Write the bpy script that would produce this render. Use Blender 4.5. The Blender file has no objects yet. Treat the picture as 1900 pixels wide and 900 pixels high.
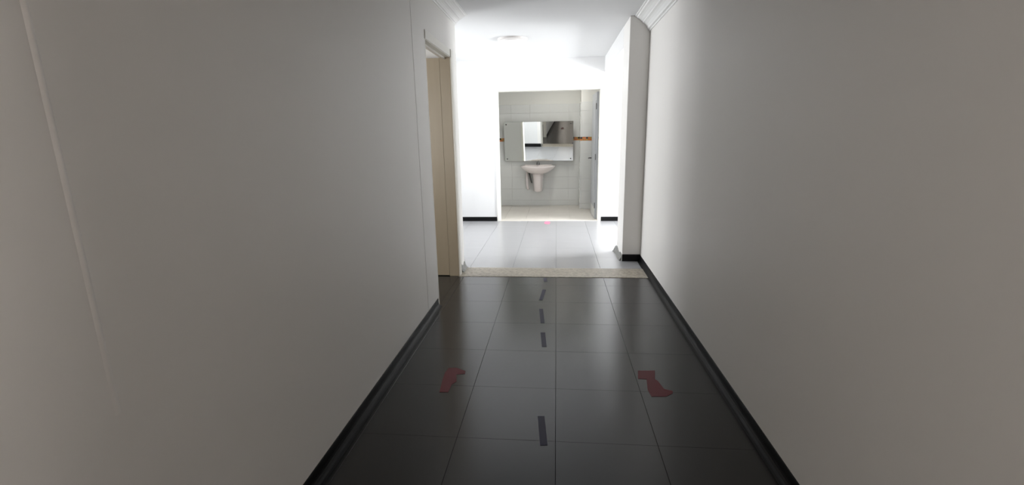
import bpy, bmesh, math, random
from mathutils import Vector, Matrix
random.seed(7)
scn = bpy.context.scene
C = scn.collection

# ------------------------------------------------------------------ camera
CAM_H = 1.495
F_PX, PITCH, YAW, ROLL = 869.71, 0.22496, 0.09630, -0.01825
cam_d = bpy.data.cameras.new('camera')
cam_d.sensor_fit = 'HORIZONTAL'; cam_d.sensor_width = 36.0
cam_d.lens = F_PX / 1900.0 * 36.0
cam_d.clip_start = 0.01; cam_d.clip_end = 200
cam = bpy.data.objects.new('camera', cam_d); C.objects.link(cam)
fw = Vector((-math.sin(YAW)*math.cos(PITCH), math.cos(YAW)*math.cos(PITCH), -math.sin(PITCH)))
rt = Vector((math.cos(YAW), math.sin(YAW), 0)); up = rt.cross(fw)
r2 = math.cos(ROLL)*rt + math.sin(ROLL)*up
u2 = -math.sin(ROLL)*rt + math.cos(ROLL)*up
cam.matrix_world = Matrix(((r2.x, u2.x, -fw.x, 0), (r2.y, u2.y, -fw.y, 0), (r2.z, u2.z, -fw.z, CAM_H), (0, 0, 0, 1)))
scn.camera = cam

# ------------------------------------------------------------------ world, daylight, exposure
world = bpy.data.worlds.new('sky'); scn.world = world; world.use_nodes = True
bg = world.node_tree.nodes['Background']
bg.inputs['Color'].default_value = (0.86, 0.93, 1.0, 1); bg.inputs['Strength'].default_value = 2.0
HALL_W, WING_W, BACK_W, SIDE_W, BATH_W = 320.0, 95.0, 66.0, 42.0, 34.0
def daylight(name, loc, direction, sx, sy, watts, col=(0.975, 0.99, 1.0)):
    d = bpy.data.lights.new(name, 'AREA'); d.shape = 'RECTANGLE'; d.size = sx; d.size_y = sy
    d.energy = watts; d.color = col
    o = bpy.data.objects.new(name, d); C.objects.link(o)
    o.location = loc; o.rotation_euler = Vector(direction).to_track_quat('-Z', 'Y').to_euler()
    return o
daylight('daylight_right_window', (3.78, 7.12, 1.62), (-1, 0, 0), 1.9, 1.7, HALL_W)
daylight('fill_left_wing', (-3.78, 6.75, 1.62), (1, 0, 0), 1.6, 1.6, WING_W)  # added fill through an unseen window, brightens the left part of the hall
daylight('fill_behind_camera', (1.35, -1.4, 1.65), (-1, 0, 0), 1.4, 1.2, BACK_W, (1.0, 0.90, 0.82))  # added warm fill behind the camera, lifts the near corridor walls
daylight('fill_side_room', (-2.3, 1.75, 1.6), (0, 1, 0), 1.3, 1.3, SIDE_W, (1.0, 0.96, 0.90))  # added fill in the unseen side room, lights the open door leaf
vs = scn.view_settings
scn.display_settings.display_device = 'sRGB'
vs.view_transform = 'Standard'; vs.look = 'None'; vs.gamma = 1.0; vs.exposure = 0.64; vs.use_curve_mapping = False

# ------------------------------------------------------------------ materials
def mat(name, col, rough=0.5, metal=0.0, ior=1.5, noise=None, bump=None, rnoise=None, coat=0.0, world=False):
    m = bpy.data.materials.new(name); m.use_nodes = True
    nt = m.node_tree; b = nt.nodes['Principled BSDF']
    b.inputs['Base Color'].default_value = (*col, 1); b.inputs['Roughness'].default_value = rough
    b.inputs['Metallic'].default_value = metal; b.inputs['IOR'].default_value = ior
    b.inputs['Coat Weight'].default_value = coat
    tc = nt.nodes.new('ShaderNodeTexCoord'); geo = nt.nodes.new('ShaderNodeNewGeometry')
    def noise_node(scale, detail=4, vec=None):
        n = nt.nodes.new('ShaderNodeTexNoise'); n.inputs['Scale'].default_value = scale; n.inputs['Detail'].default_value = detail
        src = geo.outputs['Position'] if world else tc.outputs['Object']
        if vec:
            mp = nt.nodes.new('ShaderNodeMapping'); mp.inputs['Scale'].default_value = vec
            nt.links.new(src, mp.inputs['Vector']); src = mp.outputs['Vector']
        nt.links.new(src, n.inputs['Vector']); return n
    if noise:
        scale, col2, vec = noise
        n = noise_node(scale, 5, vec); mx = nt.nodes.new('ShaderNodeMix'); mx.data_type = 'RGBA'
        mx.inputs['A'].default_value = (*col, 1); mx.inputs['B'].default_value = (*col2, 1)
        nt.links.new(n.outputs['Fac'], mx.inputs['Factor']); nt.links.new(mx.outputs['Result'], b.inputs['Base Color'])
    if rnoise:
        scale, lo, hi = rnoise
        n = noise_node(scale, 3); mr = nt.nodes.new('ShaderNodeMapRange')
        mr.inputs['From Min'].default_value = 0.3; mr.inputs['From Max'].default_value = 0.7
        mr.inputs['To Min'].default_value = lo; mr.inputs['To Max'].default_value = hi
        nt.links.new(n.outputs['Fac'], mr.inputs['Value']); nt.links.new(mr.outputs['Result'], b.inputs['Roughness'])
    if bump:
        scale, strength = bump
        n = noise_node(scale, 3); bp = nt.nodes.new('ShaderNodeBump')
        bp.inputs['Strength'].default_value = strength; bp.inputs['Distance'].default_value = 0.002
        nt.links.new(n.outputs['Fac'], bp.inputs['Height']); nt.links.new(bp.outputs['Normal'], b.inputs['Normal'])
    return m
def glass_mat(name):
    m = bpy.data.materials.new(name); m.use_nodes = True; nt = m.node_tree
    nt.nodes.clear()
    out = nt.nodes.new('ShaderNodeOutputMaterial'); mx = nt.nodes.new('ShaderNodeMixShader')
    tr = nt.nodes.new('ShaderNodeBsdfTransparent'); gl = nt.nodes.new('ShaderNodeBsdfGlossy'); fr = nt.nodes.new('ShaderNodeFresnel')
    gl.inputs['Roughness'].default_value = 0.0
    nt.links.new(fr.outputs[0], mx.inputs[0]); nt.links.new(tr.outputs[0], mx.inputs[1]); nt.links.new(gl.outputs[0], mx.inputs[2])
    nt.links.new(mx.outputs[0], out.inputs[0]); return m
def emit_mat(name, col, strength):
    m = mat(name, (0.9, 0.9, 0.88), 0.4); b = m.node_tree.nodes['Principled BSDF']
    b.inputs['Emission Color'].default_value = (*col, 1); b.inputs['Emission Strength'].default_value = strength
    return m
def terrazzo(name):
    m = mat(name, (0.4, 0.36, 0.3), 0.45); nt = m.node_tree; b = nt.nodes['Principled BSDF']
    tc = nt.nodes.new('ShaderNodeTexCoord'); v = nt.nodes.new('ShaderNodeTexVoronoi'); v.inputs['Scale'].default_value = 55
    n = nt.nodes.new('ShaderNodeTexNoise'); n.inputs['Scale'].default_value = 22; n.inputs['Detail'].default_value = 6
    cr = nt.nodes.new('ShaderNodeValToRGB'); e = cr.color_ramp.elements
    e[0].position = 0.15; e[0].color = (0.27, 0.24, 0.19, 1); e[1].position = 0.8; e[1].color = (0.46, 0.42, 0.35, 1)
    a = cr.color_ramp.elements.new(0.45); a.color = (0.36, 0.32, 0.26, 1)
    mx = nt.nodes.new('ShaderNodeMath'); mx.operation = 'MULTIPLY_ADD'
    sp = nt.nodes.new('ShaderNodeSeparateColor')
    nt.links.new(tc.outputs['Object'], v.inputs['Vector']); nt.links.new(tc.outputs['Object'], n.inputs['Vector'])
    nt.links.new(v.outputs['Color'], sp.inputs[0]); nt.links.new(sp.outputs[0], mx.inputs[0]); mx.inputs[1].default_value = 0.5
    nt.links.new(n.outputs['Fac'], mx.inputs[2]); 
    sb = nt.nodes.new('ShaderNodeMath'); sb.operation = 'SUBTRACT'; sb.inputs[1].default_value = 0.25
    nt.links.new(mx.outputs[0], sb.inputs[0]); nt.links.new(sb.outputs[0], cr.inputs[0]); nt.links.new(cr.outputs[0], b.inputs['Base Color'])
    return m
M = {
 'wall': mat('wall_paint', (0.87, 0.85, 0.82), 0.5, noise=(1.3, (0.845, 0.825, 0.80), None), bump=(60, 0.05)),
 'hallwall': mat('white_wall_paint', (0.78, 0.78, 0.78), 0.6, bump=(60, 0.05)),
 'ceil': mat('ceiling_paint', (0.71, 0.715, 0.72), 0.7, bump=(40, 0.05)),
 'cornice': mat('cornice_paint', (0.82, 0.82, 0.81), 0.5),
 'tile': mat('dark_vinyl_tile', (0.009, 0.009, 0.0095), 0.23, ior=1.64, noise=(5, (0.012, 0.012, 0.012), (1, 5, 1)), world=True),
 'tile_lit': mat('lit_vinyl_tile', (0.36, 0.36, 0.37), 0.26, ior=1.6, noise=(4, (0.38, 0.38, 0.39), (1, 4, 1)), world=True),  # the dark floor tile lightened, hall brightness put into its colour
 'grout': mat('dark_joint', (0.03, 0.03, 0.03), 0.5),
 'base': mat('black_vinyl', (0.004, 0.004, 0.0045), 0.42, ior=1.28),
 'wornbase': mat('worn_grey_vinyl', (0.08, 0.08, 0.075), 0.5, noise=(40, (0.36, 0.36, 0.34), None)),
 'terrazzo': terrazzo('terrazzo'),
 'beige': mat('beige_laminate', (0.39, 0.325, 0.235), 0.45, noise=(3, (0.34, 0.28, 0.20), (8, 8, 0.6))),
 'frame': mat('cream_frame_paint', (0.78, 0.76, 0.70), 0.4),
 'bframe': mat('white_frame_paint', (0.85, 0.84, 0.78), 0.4),
 'walltile': mat('glazed_white_tile', (0.70, 0.71, 0.69), 0.12, bump=(3, 0.1)),
 'tgrout': mat('pale_grout', (0.55, 0.55, 0.53), 0.7),
 'bfloor': mat('beige_floor_tile', (0.76, 0.72, 0.66), 0.3, noise=(12, (0.70, 0.66, 0.60), None)),
 'bpaint': mat('bathroom_paint', (0.72, 0.72, 0.68), 0.6),
 'orange': mat('orange_mosaic', (0.62, 0.20, 0.05), 0.15),
 'black': mat('black_mosaic', (0.02, 0.02, 0.02), 0.15),
 'brown': mat('amber_mosaic', (0.45, 0.28, 0.06), 0.15),
 'ceramic': mat('blush_ceramic', (0.86, 0.79, 0.77), 0.12, coat=0.4),
 'chrome': mat('chrome', (0.32, 0.32, 0.33), 0.15, 1.0),
 'hose': mat('grey_plastic_pipe', (0.45, 0.45, 0.42), 0.35),
 'mirror': mat('mirror_silver', (0.86, 0.88, 0.86), 0.004, 1.0),
 'mirroredge': mat('mirror_backing', (0.25, 0.27, 0.26), 0.4),
 'greydoor': mat('grey_door_paint', (0.29, 0.30, 0.31), 0.35),
 'darkmetal': mat('dark_metal', (0.12, 0.12, 0.12), 0.3, 0.9),
 'lampbase': mat('lamp_rim', (0.74, 0.71, 0.69), 0.4),
 'opal': mat('opal_diffuser', (0.86, 0.84, 0.83), 0.35),
 'blue': mat('blue_tape', (0.022, 0.021, 0.050), 0.5, ior=1.35),
 'red': mat('red_tape', (0.15, 0.018, 0.026), 0.5, ior=1.4),
 'pink': mat('pink_tape', (0.95, 0.22, 0.34), 0.6),
 'alu': mat('white_window_frame', (0.8, 0.8, 0.8), 0.4),
 'lit': emit_mat('added_lamp_glow', (1, 0.97, 0.92), BATH_W),  # glow for the added bathroom lamp
 'glass': glass_mat('window_glass'),
 'concrete': mat('grey_screed', (0.1, 0.1, 0.1), 0.6),
}

# ------------------------------------------------------------------ mesh helpers
def obj(name, bm, m, parent=None, smooth=False, bevel=0.0):
    me = bpy.data.meshes.new(name)
    bmesh.ops.recalc_face_normals(bm, faces=bm.faces[:])
    bm.to_mesh(me); bm.free()
    for x in (m if isinstance(m, (list, tuple)) else [m]): me.materials.append(M[x])
    if smooth:
        for f in me.polygons: f.use_smooth = True
    o = bpy.data.objects.new(name, me); C.objects.link(o)
    if parent: o.parent = parent
    if bevel:
        b = o.modifiers.new('bevel', 'BEVEL'); b.width = bevel; b.segments = 2; b.limit_method = 'ANGLE'
    return o
def add_box(bm, x0, x1, y0, y1, z0, z1, mi=0):
    vs_ = [bm.verts.new((x, y, z)) for x in (x0, x1) for y in (y0, y1) for z in (z0, z1)]
    for f in ((0,1,3,2),(4,6,7,5),(0,4,5,1),(2,3,7,6),(0,2,6,4),(1,5,7,3)):
        fc = bm.faces.new([vs_[i] for i in f]); fc.material_index = mi
    return bm
def boxes(*bs):
    bm = bmesh.new()
    for b in bs: add_box(bm, *b)
    return bm
def add_sweep(bm, prof, p0, p1, out, upv=Vector((0,0,1))):
    """prof: closed list of (out, up); swept straight from p0 to p1"""
    p0, p1, out = Vector(p0), Vector(p1), Vector(out)
    a = [bm.verts.new(p0 + out*u + upv*v) for u, v in prof]
    b = [bm.verts.new(p1 + out*u + upv*v) for u, v in prof]
    n = len(prof)
    for i in range(n): bm.faces.new((a[i], a[(i+1)%n], b[(i+1)%n], b[i]))
    bm.faces.new(a); bm.faces.new(b[::-1])
    return bm
def sweep(prof, p0, p1, out): return add_sweep(bmesh.new(), prof, p0, p1, out)
def add_lathe(bm, prof, c=(0,0,0), n=24, sx=1, sy=1):
    rings = []
    for r, z in prof:
        if r < 1e-6: rings.append([bm.verts.new((c[0], c[1], c[2]+z))])
        else: rings.append([bm.verts.new((c[0]+sx*r*math.cos(2*math.pi*i/n), c[1]+sy*r*math.sin(2*math.pi*i/n), c[2]+z)) for i in range(n)])
    for a, b in zip(rings, rings[1:]):
        for i in range(n):
            j = (i+1) % n
            if len(a) == 1 and len(b) == 1: continue
            if len(a) == 1: bm.faces.new((a[0], b[i], b[j]))
            elif len(b) == 1: bm.faces.new((a[i], a[j], b[0]))
            else: bm.faces.new((a[i], a[j], b[j], b[i]))
    return bm
def add_tube(bm, pts, r, n=12):
    pts = [Vector(p) for p in pts]; rings = []
    for i, p in enumerate(pts):
        d = (pts[min(i+1, len(pts)-1)] - pts[max(i-1, 0)]).normalized()
        a = d.cross(Vector((0.31, 0.17, 0.93)))
        if a.length < 0.05: a = d.cross(Vector((1, 0, 0)))
        a.normalize(); b = d.cross(a)
        rr = r[i] if isinstance(r, (list, tuple)) else r
        rings.append([bm.verts.new(p + a*rr*math.cos(2*math.pi*k/n) + b*rr*math.sin(2*math.pi*k/n)) for k in range(n)])
    for a, b in zip(rings, rings[1:]):
        for k in range(n): bm.faces.new((a[k], a[(k+1)%n], b[(k+1)%n], b[k]))
    bm.faces.new(rings[0]); bm.faces.new(rings[-1][::-1])
    return bm
def prism(pts, z0, z1):
    bm = bmesh.new()
    a = [bm.verts.new((x, y, z0)) for x, y in pts]; b = [bm.verts.new((x, y, z1)) for x, y in pts]
    n = len(pts)
    for i in range(n): bm.faces.new((a[i], a[(i+1)%n], b[(i+1)%n], b[i]))
    bm.faces.new(a[::-1]); bm.faces.new(b); return bm
def tag(o, label, cat=None, group=None, kind=None):
    o['label'] = label
    if cat: o['category'] = cat
    if group: o['group'] = group
    if kind: o['kind'] = kind
    return o
def struct(o, label, cat): return tag(o, label, cat, kind='structure')
def empty(name, loc):
    o = bpy.data.objects.new(name, None); C.objects.link(o); o.location = loc; o.empty_display_size = 0.1
    return o

# ------------------------------------------------------------------ dimensions (metres; y runs down the corridor)
XL, XR = -1.06, 1.00            # corridor walls
ZC = 2.72                       # ceiling
Y0 = -3.0                       # corridor end behind the camera
D0, D1, DH = 3.955, 4.86, 2.26  # doorway in the left wall
YE = 5.19                       # end of the left wall
PY0, PY1, PX = 5.53, 6.02, 0.785  # pillar
YB, YBI = 8.22, 8.36            # far wall, its bathroom side
BX0, BX1, BH = -1.0, 0.725, 2.22  # bathroom opening
HX = 3.5                        # half width of the cross hall
YK = 10.08                      # bathroom back wall
TILE = 0.5

# ------------------------------------------------------------------ floor
floor = struct(obj('floor', boxes((-HX, HX, YE-0.15, YB, -0.12, -0.006), (-HX, XR, Y0, YE-0.15, -0.12, -0.006)), 'grout'),
               'dark glossy vinyl tile floor running down the corridor into the hall', 'floor')
tile_cache = {}
def chamfer_tile(w, d, t, c=0.0007):
    bm = bmesh.new()
    lo = [bm.verts.new((x, y, 0)) for x, y in ((0,0),(w,0),(w,d),(0,d))]
    md = [bm.verts.new((x, y, t-c)) for x, y in ((0,0),(w,0),(w,d),(0,d))]
    hi = [bm.verts.new((x, y, t)) for x, y in ((c,c),(w-c,c),(w-c,d-c),(c,d-c))]
    for a, b in ((lo, md), (md, hi)):
        for i in range(4): bm.faces.new((a[i], a[(i+1)%4], b[(i+1)%4], b[i]))
    bm.faces.new(hi); bm.faces.new(lo[::-1]); return bm
def place_tile(name, w, d, t, m, parent, origin, u=(1,0,0), v=(0,1,0), jitter=0.0):
    key = (name, round(w, 3), round(d, 3), t, m)
    if key not in tile_cache:
        o = obj(name, chamfer_tile(w, d, t), m); tile_cache[key] = o.data
    else:
        o = bpy.data.objects.new(name, tile_cache[key]); C.objects.link(o)
    u, v = Vector(u), Vector(v); n = u.cross(v)
    mt = Matrix(((u.x, v.x, n.x, origin[0]), (u.y, v.y, n.y, origin[1]), (u.z, v.z, n.z, origin[2]), (0,0,0,1)))
    if jitter: mt = mt @ Matrix.Rotation(random.uniform(-jitter, jitter), 4, 'X') @ Matrix.Rotation(random.uniform(-jitter, jitter), 4, 'Y')
    o.parent = parent; o.matrix_world = mt
    return o
def grid(a, b, step, org):
    k = math.floor((a-org)/step); s = [a]
    while True:
        k += 1; x = org + k*step
        if x >= b - 0.03: break
        if x > a + 0.03: s.append(x)
    return s + [b]
G = 0.002
def lay(name, x0, x1, y0, y1, step, ox, oy, t, z, m, parent, jitter=0.0):
    xs, ys = grid(x0, x1, step, ox), grid(y0, y1, step, oy)
    for a, b in zip(xs, xs[1:]):
        for c, d in zip(ys, ys[1:]):
            place_tile(name, b-a-G, d-c-G*0.5, t, m, parent, (a+G/2, c+G/4, z), jitter=jitter)
lay('floor_tile', XL, XR, Y0, 4.84, TILE, 0, 3.07, 0.006, -0.006, 'tile', floor)
lay('floor_tile', -HX, XR, YE, YB, TILE, 0, YE, 0.006, -0.006, 'tile_lit', floor)
lay('floor_tile', XR, HX, PY1, YB, TILE, 0, YE, 0.006, -0.006, 'tile_lit', floor)
obj('screed', boxes((-HX, XL, 2.0, YE-0.15, -0.006, 0.0)), 'tile', floor)

thr = obj('threshold_strip', boxes((XL, XR, 4.842, YE-0.002, -0.006, 0.004)), 'terrazzo', bevel=0.002)
struct(thr, 'speckled beige terrazzo threshold strip across the corridor floor', 'threshold')

# ------------------------------------------------------------------ walls and ceiling
ceiling = struct(obj('ceiling', boxes((-HX-0.2, HX+0.2, Y0-0.15, YBI, ZC, ZC+0.15)), 'ceil'), 'smooth white painted ceiling over corridor and hall', 'ceiling')
wl = obj('wall_left', boxes((XL-0.1, XL, Y0, D0, -0.1, ZC), (XL-0.1, XL, D0, D1+0.02, DH+0.03, ZC), (XL-0.1, XL, D1+0.02, YE, -0.1, ZC)), 'wall')
struct(wl, 'long left corridor wall, plain off-white paint with a doorway near its end', 'wall')
wr = struct(obj('wall_right', boxes((XR, XR+0.15, -0.8, PY1, -0.1, ZC), (XR, XR+0.15, Y0, -2.0, -0.1, ZC), (XR, XR+0.15, -2.0, -0.8, -0.1, 1.1), (XR, XR+0.15, -2.0, -0.8, 2.2, ZC)), 'wall'), 'long plain right corridor wall in off-white paint', 'wall')
pil = struct(obj('wall_pillar', boxes((PX, XR, PY0, PY1, -0.006, ZC)), 'wall', bevel=0.006), 'off-white pillar standing out from the right wall at the corridor end', 'pillar')
bea = struct(obj('ceiling_beam', boxes((PX, PX+0.2, PY1, YB, 2.475, ZC)), 'hallwall'), 'white beam under the ceiling between the pillar and the far wall', 'beam')
wb = obj('wall_back', boxes((-HX, BX0, YB, YBI, -0.1, ZC), (BX1, HX, YB, YBI, -0.1, ZC), (BX0, BX1, YB, YBI, BH, ZC)), 'hallwall')
struct(wb, 'bright white far wall of the hall around the bathroom opening', 'wall')
wf = struct(obj('wall_front_left', boxes((-HX, XL-0.1, YE-0.15, YE, -0.1, ZC)), 'hallwall'), 'white hall wall turning left from the corridor end, seen in the mirror', 'wall')
wfr = struct(obj('wall_front_right', boxes((XR+0.15, HX, PY1-0.15, PY1, -0.1, ZC)), 'hallwall'), 'white wall of the hall wing hidden behind the pillar', 'wall')
def window_wall(name, axis, at, a0, a1, w0, w1, z0, z1, thick, label):
    """wall with one window hole; axis 'x' = plane of constant x"""
    segs = [(a0, w0, -0.1, ZC), (w1, a1, -0.1, ZC), (w0, w1, -0.1, z0), (w0, w1, z1, ZC)]
    bm = bmesh.new()
    for s0, s1, q0, q1 in segs:
        if axis == 'x': add_box(bm, min(at, at+thick), max(at, at+thick), s0, s1, q0, q1)
        else: add_box(bm, s0, s1, min(at, at+thick), max(at, at+thick), q0, q1)
    return struct(obj(name, bm, 'hallwall'), label, 'wall')
def window(name, axis, at, w0, w1, z0, z1, label):
    def bx(s0, s1, t0, t1, q0, q1): return boxes((at+t0, at+t1, s0, s1, q0, q1) if axis == 'x' else (s0, s1, at+t0, at+t1, q0, q1))
    e = empty(name, (at, (w0+w1)/2, z0) if axis == 'x' else ((w0+w1)/2, at, z0)); struct(e, label, 'window')
    bpy.context.view_layer.update()
    ch = []
    f = 0.05; mid = (w0+w1)/2
    for s0, s1, q0, q1 in ((w0, w1, z0, z0+f), (w0, w1, z1-f, z1), (w0, w0+f, z0+f, z1-f), (w1-f, w1, z0+f, z1-f), (mid-f/2, mid+f/2, z0+f, z1-f)):
        ch.append(obj('window_frame', bx(s0, s1, -0.025, 0.025, q0, q1), 'alu'))
    for s0, s1 in ((w0+f, mid-f/2), (mid+f/2, w1-f)):
        ch.append(obj('window_pane', bx(s0, s1, -0.003, 0.003, z0+f, z1-f), 'glass'))
    for o in ch:
        o.parent = e; o.matrix_parent_inverse = e.matrix_world.inverted()
    return e
window_wall('wall_hall_right', 'x', HX, PY1-0.15, YBI, 6.25, 8.0, 0.85, 2.4, 0.15, 'white end wall of the right hall wing with a window')
window('window_1', 'x', HX+0.08, 6.25, 8.0, 0.85, 2.4, 'two-pane white window lighting the right hall wing')
window_wall('wall_hall_left', 'x', -HX, YE-0.15, YBI, 6.0, 7.5, 0.85, 2.4, -0.15, 'white end wall of the left hall wing with an added window')
window('added_window_2', 'x', -HX-0.08, 6.0, 7.5, 0.85, 2.4, 'added unseen two-pane white window brightening the left hall wing')
struct(obj('wall_end', boxes((XL-0.1, XR+0.15, Y0-0.15, Y0, -0.1, ZC)), 'wall'), 'end wall of the corridor behind the camera', 'wall')
window('added_window_3', 'x', XR+0.08, -2.0, -0.8, 1.1, 2.2, 'added unseen window behind the camera, brightening the near corridor walls')
sr = struct(obj('wall_side_room', boxes((-HX-0.15, -HX, 1.85, YE-0.15, -0.1, ZC)), 'wall'), 'plain wall of the side room beyond the left doorway', 'wall')
window_wall('wall_side_room_window', 'y', 2.0, -HX, XL-0.1, -2.9, -1.7, 1.0, 2.2, -0.15, 'side room wall beyond the left doorway with an added window')
window('added_window_4', 'y', 1.92, -2.9, -1.7, 1.0, 2.2, 'added unseen window brightening the side room and the open door leaf')

# cornices: stepped cove
cor = [(0,0),(0.165,0),(0.165,-0.012),(0.150,-0.014),(0.146,-0.028),(0.128,-0.034),(0.110,-0.046),(0.094,-0.062),(0.088,-0.066),(0.084,-0.078),(0.066,-0.086),(0.050,-0.100),(0.040,-0.118),(0.036,-0.122),(0.030,-0.140),(0.014,-0.146),(0.010,-0.160),(0,-0.160)]
struct(obj('trim_1', sweep([(a*0.8, b*0.58) for a, b in cor], (XL, Y0, ZC), (XL, YE, ZC), (1,0,0)), 'cornice'), 'stepped white plaster cornice along the top of the left wall', 'cornice')
struct(obj('trim_2', sweep(cor, (XR, Y0, ZC), (XR, PY0, ZC), (-1,0,0)), 'cornice'), 'stepped white plaster cornice along the right wall, ending at the pillar', 'cornice')

# cove baseboards
cove = [(0,0),(0.036,0),(0.036,0.003),(0.026,0.006),(0.016,0.012),(0.009,0.022),(0.006,0.034),(0.005,0.066),(0.003,0.072),(0,0.074)]
def baseboard(name, p0, p1, out, label, m='base', scale=1.0):
    return struct(obj(name, sweep([(a, b*scale) for a, b in cove], p0, p1, out), m, smooth=False), label, 'baseboard')
baseboard('baseboard_left', (XL, Y0, 0), (XL, D0-0.03, 0), (1,0,0), 'black coved vinyl baseboard along the left corridor wall')
baseboard('baseboard_right', (XR, Y0, 0), (XR, PY0, 0), (-1,0,0), 'black coved vinyl baseboard along the right corridor wall')
flat = [(0,0),(0.010,0),(0.010,0.078),(0.007,0.083),(0,0.084)]
def flatboard(name, p0, p1, out, label, m='base', h=1.0):
    return struct(obj(name, sweep([(a, b*h) for a, b in flat], p0, p1, out), m), label, 'baseboard')
flatboard('baseboard_pillar', (PX, PY0, 0), (XR-0.005, PY0, 0), (0,-1,0), 'short black baseboard across the front of the pillar')
flatboard('baseboard_back_left', (-HX, YB, 0), (BX0-0.055, YB, 0), (0,-1,0), 'black baseboard on the far wall left of the bathroom opening', h=0.9)
flatboard('baseboard_back_right', (BX1+0.055, YB, 0), (HX, YB, 0), (0,-1,0), 'black baseboard on the far wall right of the bathroom opening', h=0.9)
flatboard('baseboard_front_left', (-HX, YE, 0), (XL, YE, 0), (0,1,0), 'black baseboard on the hall wall reflected in the mirror', h=1.2)
flatboard('baseboard_hall_left', (-HX, YE, 0), (-HX, YB, 0), (1,0,0), 'black baseboard of the left hall wing')
flatboard('baseboard_hall_right', (HX, PY1, 0), (HX, YB, 0), (-1,0,0), 'black baseboard of the right hall wing')
# worn, peeling grey ends
def peel(name, x, y0, y1, s, label, h=0.09, out=0.02):
    bm = bmesh.new(); n = 8; A = []; B = []
    for i in range(n+1):
        t = i/n; y = y0+(y1-y0)*t
        o_ = 0.006 + out*(0.5+0.5*math.sin(6*t+1))*t; hh = h*(0.8+0.2*math.sin(9*t))
        A.append([bm.verts.new((x, y, 0)), bm.verts.new((x+s*(o_+0.028), y, 0)), bm.verts.new((x+s*(o_+0.012), y, 0.022)), bm.verts.new((x+s*o_, y, 0.05)), bm.verts.new((x+s*0.6*o_, y, hh)), bm.verts.new((x, y, hh))])
    for a, b in zip(A, A[1:]):
        for i in range(6): bm.faces.new((a[i], a[(i+1)%6], b[(i+1)%6], b[i]))
    bm.faces.new(A[0]); bm.faces.new(A[-1][::-1])
    return struct(obj(name, bm, 'wornbase'), label, 'baseboard')
peel('baseboard_left_end', XL, 4.985, YE, 1, 'short worn grey baseboard at the far end of the left wall', 0.085, 0.006)
peel('baseboard_pillar_side', PX, PY0+0.02, PY1, -1, 'worn grey peeling baseboard on the hall side of the pillar', 0.085, 0.03)

# shallow plaster ridge and wide door lining on the left wall
rid = [(0.0045*math.cos(k/8*math.pi/2), k*0.0010) for k in range(-8, 9)]
bm = bmesh.new(); n = 10; R_ = []
for i in range(n+1):
    z = 0.85 + (2.62-0.85)*i/n; f = min(1, 0.45 + 1.2*i/n)
    R_.append([bm.verts.new((XL + a*f, 0.926 + b, z)) for a, b in rid])
for a, b in zip(R_, R_[1:]):
    for i in range(len(rid)-1): bm.faces.new((a[i], a[i+1], b[i+1], b[i]))
struct(obj('trim_3', bm, 'wall', smooth=True), 'faint vertical plaster ridge on the near left wall', 'trim')
struct(obj('trim_4', boxes((XL, XL+0.0018, 3.61, D0-0.001, 0.076, 2.62)), 'wall'), 'flat raised wall panel strip before the left doorway', 'trim')

# ------------------------------------------------------------------ left doorway
d1 = empty('door_1', (XL, (D0+D1)/2, 0)); struct(d1, 'beige door standing open in the left corridor doorway with cream casing', 'door')
bpy.context.view_layer.update()
def adopt(e, *os):
    for o in os:
        o.parent = e; o.matrix_parent_inverse = e.matrix_world.inverted()
    return os[0]
T = 0.02
adopt(d1, obj('jamb', boxes((XL-0.102, XL+0.002, D1, D1+T-0.001, 0, DH)), 'beige'))
adopt(d1, obj('jamb', boxes((XL-0.102, XL+0.002, D0+0.001, D0+0.016, 0, DH)), 'frame'))
adopt(d1, obj('head_jamb', boxes((XL-0.102, XL+0.002, D0+0.001, D1+T-0.001, DH, DH+0.028)), 'frame'))
adopt(d1, obj('door_stop', boxes((XL-0.060, XL-0.045, D0+0.017, D1-0.001, DH-0.018, DH-0.0005)), 'frame'))
adopt(d1, obj('casing', boxes((XL+0.0005, XL+0.016, D1+0.004, D1+0.085, 0.0, DH+0.075)), 'frame', bevel=0.003))
adopt(d1, obj('casing', boxes((XL+0.0005, XL+0.009, D0+0.001, D1+0.003, DH+0.005, DH+0.075)), 'frame', bevel=0.003))
lf = adopt(d1, obj('door_leaf', boxes((XL-0.103-0.86, XL-0.103, D1-0.003, D1+0.035, 0.008, DH-0.004)), 'beige', bevel=0.002))
hb = bmesh.new(); add_tube(hb, [(XL-0.89, D1-0.003, 1.0), (XL-0.89, D1-0.075, 1.0), (XL-0.78, D1-0.08, 1.0)], 0.009)
h_ = obj('handle', hb, 'chrome', smooth=True); h_.parent = lf; h_.matrix_parent_inverse = (d1.matrix_world).inverted()

# ------------------------------------------------------------------ bathroom
bw = obj('wall_bathroom', boxes((-1.75, 1.35, YK+0.01, YK+0.16, -0.1, 2.6), (-1.9, -1.75, YBI, YK+0.16, -0.1, 2.6), (1.35, 1.5, YBI, YK+0.16, -0.1, 2.6)), 'bpaint')
struct(bw, 'white tiled bathroom wall with painted strip above, around the mirror', 'wall')
bc = struct(obj('wall_bathroom_column', boxes((0.48, 1.35, 9.58, YK+0.01, -0.006, 2.6)), 'bpaint'), 'white tiled boxed-out column at the right of the bathroom', 'column')
bce = struct(obj('ceiling_bathroom', boxes((-1.9, 1.5, YBI, YK+0.16, 2.6, 2.7)), 'bpaint'), 'bathroom ceiling', 'ceiling')
bf = struct(obj('floor_bathroom', boxes((-1.75, 1.35, YBI, YK+0.01, -0.1, -0.001), (BX0, BX1, YB, YBI, -0.1, -0.001)), 'tgrout'), 'pale beige tiled bathroom floor', 'floor')
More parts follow.
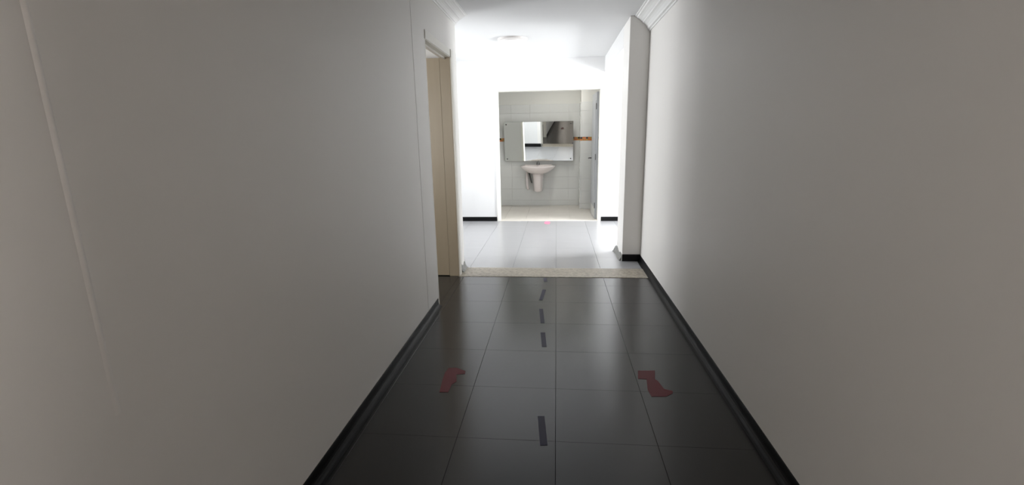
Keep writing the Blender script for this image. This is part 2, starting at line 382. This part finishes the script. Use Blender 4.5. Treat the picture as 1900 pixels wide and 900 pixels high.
def lay_rect(name, x0, x1, y0, y1, sx, sy, ox, oy, t, z, m, parent):
    xs, ys = grid(x0, x1, sx, ox), grid(y0, y1, sy, oy)
    for a, b in zip(xs, xs[1:]):
        for c, d in zip(ys, ys[1:]): place_tile(name, b-a-0.002, d-c-0.002, t, m, parent, (a+0.001, c+0.001, z))
lay_rect('floor_tile', -1.75, 1.35, YBI, 9.58, 0.4, 0.4, -0.545, 9.58, 0.006, -0.001, 'bfloor', bf)
lay_rect('floor_tile', -1.75, 0.48, 9.58, YK+0.01, 0.4, 0.4, -0.545, 9.58, 0.006, -0.001, 'bfloor', bf)
sill = obj('doorway_sill', boxes((BX0, BX1, YB-0.004, YBI-0.001, -0.001, 0.008)), 'bfloor', bf, bevel=0.002)
BAND0, BAND1, TTOP = 1.367, 1.437, 2.11
def tile_wall(parent, org, u, length, u0, label_rows=True):
    """org: bottom corner on the wall face; u: direction along the wall; n = u x z points into the room"""
    u = Vector(u); org = Vector(org); z = Vector((0,0,1))
    rows = [(BAND0-0.25*(k+1), BAND0-0.25*k) for k in range(6)]
    rows = [(max(a, 0.006), b) for a, b in rows if b > 0.03] + [(BAND1+0.25*k, min(BAND1+0.25*(k+1), TTOP)) for k in range(3)]
    us = grid(0, length, 0.4, u0)
    for a, b in zip(us, us[1:]):
        for c, d in rows:
            place_tile('wall_tile', b-a-0.003, d-c-0.003, 0.008, 'walltile', parent, org + u*(a+0.0015) + z*(c+0.0015), u, z, 0.0012)
    # mosaic border
    bm = bmesh.new(); nrm = u.cross(z); k = 0; s = 0.036
    cnt = int(length/s); st = length/cnt
    for i in range(cnt):
        for j in range(2):
            h = (BAND1-BAND0)/2
            p = org + u*(i*st+0.0015) + z*(BAND0+j*h+0.0015)
            q = [p, p+u*(st-0.003), p+u*(st-0.003)+z*(h-0.003), p+z*(h-0.003)]
            lo = [bm.verts.new(x) for x in q]; hi = [bm.verts.new(x+nrm*0.009) for x in q]
            fs = [bm.faces.new(hi)] + [bm.faces.new((lo[e], lo[(e+1)%4], hi[(e+1)%4], hi[e])) for e in range(4)]
            r = random.random()
            mi = (1 if (i % 3 == 0) else (2 if r < 0.25 else 0)) if j == 1 else (0 if r < 0.8 else 2)
            for f in fs: f.material_index = mi
    o = obj('mosaic_border', bm, ['orange', 'black', 'brown'], parent); tag(o, 'orange and black mosaic border band', kind='stuff')
tile_wall(bw, (-1.75, YK+0.01, 0), (1,0,0), 0.48+1.75, -0.545+1.75)
tile_wall(bc, (0.472, 9.58, 0), (1,0,0), 1.35-0.472, 0.0)
tile_wall(bc, (0.48, YK, 0), (0,-1,0), YK-9.58, 0.0)
tile_wall(bw, (-1.75, YBI, 0), (0,1,0), YK-YBI, 0.0)

# bathroom opening frame
d2 = empty('door_2', ((BX0+BX1)/2, YB, 0)); struct(d2, 'white framed bathroom opening with a grey door folded back inside on the right', 'door')
bpy.context.view_layer.update()
fw_ = 0.045
adopt(d2, obj('frame_post', boxes((BX0-fw_, BX0+0.004, YB-0.014, YBI+0.014, 0, BH+fw_)), 'bframe', bevel=0.003))
adopt(d2, obj('frame_post', boxes((BX1-0.004, BX1+fw_, YB-0.014, YBI+0.014, 0, BH+fw_)), 'bframe', bevel=0.003))
adopt(d2, obj('frame_head', boxes((BX0+0.005, BX1-0.005, YB-0.014, YBI+0.014, BH-0.004, BH+fw_)), 'bframe', bevel=0.003))
lf2 = bmesh.new(); add_box(lf2, -0.04, 0.0, 0.0, 0.78, 0.008, 2.19)
leaf = obj('door_leaf', lf2, 'greydoor', bevel=0.002)
leaf.parent = d2; leaf.matrix_parent_inverse = d2.matrix_world.inverted()
leaf.location = (BX1-0.006, YBI+0.018, 0); leaf.rotation_euler = (0, 0, math.radians(1.2))
def leafpart(name, bm, m, smooth=False):
    o = obj(name, bm, m, smooth=smooth); o.parent = leaf; return o
leafpart('raised_panel', boxes((-0.046, -0.0405, 0.09, 0.69, 0.25, 2.05)), 'greydoor')
leafpart('kick_plate', boxes((-0.044, -0.0405, 0.03, 0.75, 0.03, 0.20)), 'hose')
hb = bmesh.new(); add_tube(hb, [(-0.04, 0.72, 1.05), (-0.085, 0.72, 1.05), (-0.10, 0.715, 1.05), (-0.105, 0.60, 1.05)], [0.011, 0.011, 0.012, 0.010])
leafpart('lever_handle', hb, 'darkmetal', True)
for z in (0.25, 1.1, 1.95):
    hb = bmesh.new(); add_tube(hb, [(-0.045, 0.0, z-0.05), (-0.045, 0.0, z+0.05)], 0.008); leafpart('hinge', hb, 'darkmetal', True)

# ------------------------------------------------------------------ tilted mirror
mir = empty('mirror', (-0.37, 10.0, 0.96))
tag(mir, 'wide frameless mirror tilted forward above the pink-white washbasin', 'mirror')
MW, MH = 1.43, 0.80
mir.rotation_euler = (math.radians(6.6), 0, math.radians(-3.4))
def mpart(name, bm, m, **k):
    o = obj(name, bm, m, mir, **k); return o
mpart('mirror_glass', boxes((-MW/2, MW/2, -0.003, 0.003, 0, MH)), 'mirror')
mpart('backing', boxes((-MW/2-0.002, MW/2+0.002, 0.0032, 0.014, -0.002, MH+0.002)), 'mirroredge')
for x, z in ((-MW/2+0.05, MH-0.045), (MW/2-0.05, MH-0.045), (-MW/2+0.05, 0.045), (MW/2-0.05, 0.045)):
    b_ = bmesh.new(); add_lathe(b_, [(0, 0.012), (0.008, 0.011), (0.013, 0.006), (0.014, 0.0)], n=14)
    bmesh.ops.rotate(b_, verts=b_.verts, matrix=Matrix.Rotation(math.radians(90), 3, 'X')); bmesh.ops.translate(b_, verts=b_.verts, vec=(x, -0.003, z))
    mpart('screw_cap', b_, 'darkmetal', smooth=True)
for x in (-0.5, 0.5):
    b_ = bmesh.new(); add_tube(b_, [(x, 0.014, MH-0.08), (x, 0.0, MH-0.08), (x, 0.045, MH-0.08)][0::2], 0.008); mpart('bracket', b_, 'darkmetal')

# ------------------------------------------------------------------ washbasin
wbn = empty('washbasin', (-0.385, YK-0.002, 0.32)); tag(wbn, 'wall-hung pink-white washbasin with half pedestal and chrome tap under the mirror', 'washbasin')
BZ = 0.86 - 0.32
def outline(n, w, d, z, flat=0.0):
    """D-shaped plan: straight at the wall (y=0), rounded to the front (y=-d)"""
    pts = []
    for i in range(n):
        a = math.pi*i/(n-1)
        c, s = math.cos(a), math.sin(a)
        pts.append((w/2*math.copysign(abs(c)**0.75, c), -d*abs(s)**0.8 - flat, z))
    return pts
def loft(rings, cap0=True, cap1=True):
    bm = bmesh.new(); R = [[bm.verts.new(p) for p in r] for r in rings]; n = len(R[0])
    for a, b in zip(R, R[1:]):
        for i in range(n): bm.faces.new((a[i], a[(i+1)%n], b[(i+1)%n], b[i]))
    if cap0: bm.faces.new(R[0][::-1])
    if cap1: bm.faces.new(R[-1])
    return bm
N = 33
def sh(pts, dy): return [(x, y+dy, z) for x, y, z in pts]
bowl = loft([outline(N, 0.26, 0.24, BZ-0.165, 0.02), outline(N, 0.38, 0.34, BZ-0.15, 0.012), outline(N, 0.52, 0.43, BZ-0.115, 0.010), outline(N, 0.65, 0.49, BZ-0.07, 0.010), outline(N, 0.73, 0.525, BZ-0.03, 0.010),
             outline(N, 0.755, 0.535, BZ-0.005, 0.010), outline(N, 0.75, 0.53, BZ+0.006, 0.012), outline(N, 0.66, 0.38, BZ+0.004, 0.12), outline(N, 0.62, 0.355, BZ-0.02, 0.13), outline(N, 0.46, 0.26, BZ-0.09, 0.17), outline(N, 0.12, 0.08, BZ-0.115, 0.25)])
obj('bowl', bowl, 'ceramic', wbn, smooth=True)
obj('splash_ledge', loft([outline(N, 0.60, 0.10, BZ+0.004, 0.010), outline(N, 0.59, 0.095, BZ+0.016, 0.010), outline(N, 0.56, 0.085, BZ+0.020, 0.010)]), 'ceramic', wbn, smooth=True)
obj('half_pedestal', loft([outline(N, 0.17, 0.20, 0.0, 0.010), outline(N, 0.195, 0.225, 0.012, 0.010), outline(N, 0.205, 0.24, 0.12, 0.010), outline(N, 0.22, 0.26, 0.26, 0.010), outline(N, 0.25, 0.28, BZ-0.155, 0.010)]), 'ceramic', wbn, smooth=True)
tap = obj('tap', add_tube(add_lathe(bmesh.new(), [(0.042, BZ+0.020), (0.042, BZ+0.030), (0.034, BZ+0.036), (0.032, BZ+0.066), (0.0, BZ+0.07)], (0, -0.075, 0)),
          [(0, -0.08, BZ+0.045), (0, -0.14, BZ+0.056), (0, -0.195, BZ+0.046), (0, -0.20, BZ+0.036)], [0.016, 0.014, 0.013, 0.012]), 'chrome', wbn, smooth=True)
obj('tap_lever', add_tube(bmesh.new(), [(0, -0.075, BZ+0.066), (0, -0.085, BZ+0.074), (0, -0.14, BZ+0.084)], [0.02, 0.015, 0.009]), 'chrome', tap, smooth=True)
pp = bmesh.new(); add_tube(pp, [(-0.235, -0.045, BZ-0.13), (-0.235, -0.05, 0.15), (-0.225, -0.04, 0.06), (-0.21, -0.012, 0.04)], 0.024)
obj('supply_pipe', pp, 'ceramic', wbn, smooth=True)
vv = bmesh.new(); add_tube(vv, [(-0.19, -0.10, BZ-0.14), (-0.15, -0.10, 0.24), (-0.135, -0.09, 0.18)], 0.014)
obj('valve', vv, 'darkmetal', wbn, smooth=True)

# ------------------------------------------------------------------ hall ceiling lamp
lamp = empty('ceiling_lamp', (-0.575, 6.52, ZC)); tag(lamp, 'round flush white ceiling lamp in the hall, switched off', 'lamp')
obj('lamp_base', add_lathe(bmesh.new(), [(0, 0), (0.195, 0), (0.195, -0.022), (0.175, -0.030), (0, -0.030)], n=40), 'lampbase', lamp, smooth=False)
obj('diffuser', add_lathe(bmesh.new(), [(0.172, -0.028), (0.168, -0.036), (0.145, -0.043), (0.09, -0.047), (0, -0.048)], n=40), 'opal', lamp, smooth=True)

# added bathroom lamp, out of view, only to brighten the bathroom
bath_fill = empty('ceiling_lamp', (0.1, 9.0, 2.6)); tag(bath_fill, 'added round fill lamp inside the bathroom, unseen above the door head', 'lamp')
obj('lamp_base', add_lathe(bmesh.new(), [(0, 0), (0.15, 0), (0.15, -0.025), (0, -0.025)], n=32), 'lampbase', bath_fill)
obj('diffuser', add_lathe(bmesh.new(), [(0.140, -0.025), (0.135, -0.045), (0.09, -0.06), (0, -0.066)], n=32), 'lit', bath_fill, smooth=True)

# ------------------------------------------------------------------ tape on the floor
def dash(p, q, w, label):
    p, q = Vector(p), Vector(q); d = (q-p).normalized(); s = Vector((-d.y, d.x))*w/2
    pts = [p-s, q-s*0.95, q+s, p+s*0.92]
    o = obj('floor_tape', prism([(v.x, v.y) for v in pts], 0.0006, 0.0018), 'blue')
    return tag(o, label, 'floor tape', 'blue dashes along the corridor middle')
dash((-0.108, 4.68), (-0.118, 4.81), 0.036, 'short blue floor tape dash touching the terrazzo threshold')
dash((-0.140, 4.12), (-0.115, 4.42), 0.034, 'slanted blue floor tape dash, second from the terrazzo threshold')
dash((-0.108, 3.58), (-0.130, 3.89), 0.034, 'blue floor tape dash, third from the terrazzo threshold')
dash((-0.083, 3.14), (-0.100, 3.39), 0.036, 'blue floor tape dash, fourth from the terrazzo threshold')
dash((-0.058, 2.035), (-0.078, 2.28), 0.038, 'nearest dark tape dash, standing apart in the foreground')
RL = [(-0.706, 2.786), (-0.653, 2.79), (-0.586, 2.75), (-0.583, 2.715), (-0.635, 2.705), (-0.617, 2.617), (-0.639, 2.58), (-0.641, 2.49), (-0.694, 2.486), (-0.709, 2.625), (-0.715, 2.722)]
RR = [(0.528, 2.822), (0.636, 2.829), (0.615, 2.718), (0.629, 2.694), (0.645, 2.606), (0.69, 2.585), (0.685, 2.561), (0.639, 2.522), (0.555, 2.517), (0.546, 2.588), (0.563, 2.716), (0.511, 2.72)]
tag(obj('floor_tape', prism(RL, 0.0006, 0.0018), 'red'), 'red bent tape mark on the left of the corridor floor', 'floor tape', 'red tape marks on the floor')
tag(obj('floor_tape', prism(RR, 0.0006, 0.0018), 'red'), 'red bent tape mark on the right of the corridor floor', 'floor tape', 'red tape marks on the floor')
pk = [(-0.155+0.052*math.cos(a*math.pi/10), 8.04+0.13*math.sin(a*math.pi/10)) for a in range(20)]
tag(obj('floor_tape', prism(pk, 0.0006, 0.0018), 'pink'), 'small pink tape spot on the floor before the bathroom', 'floor tape')
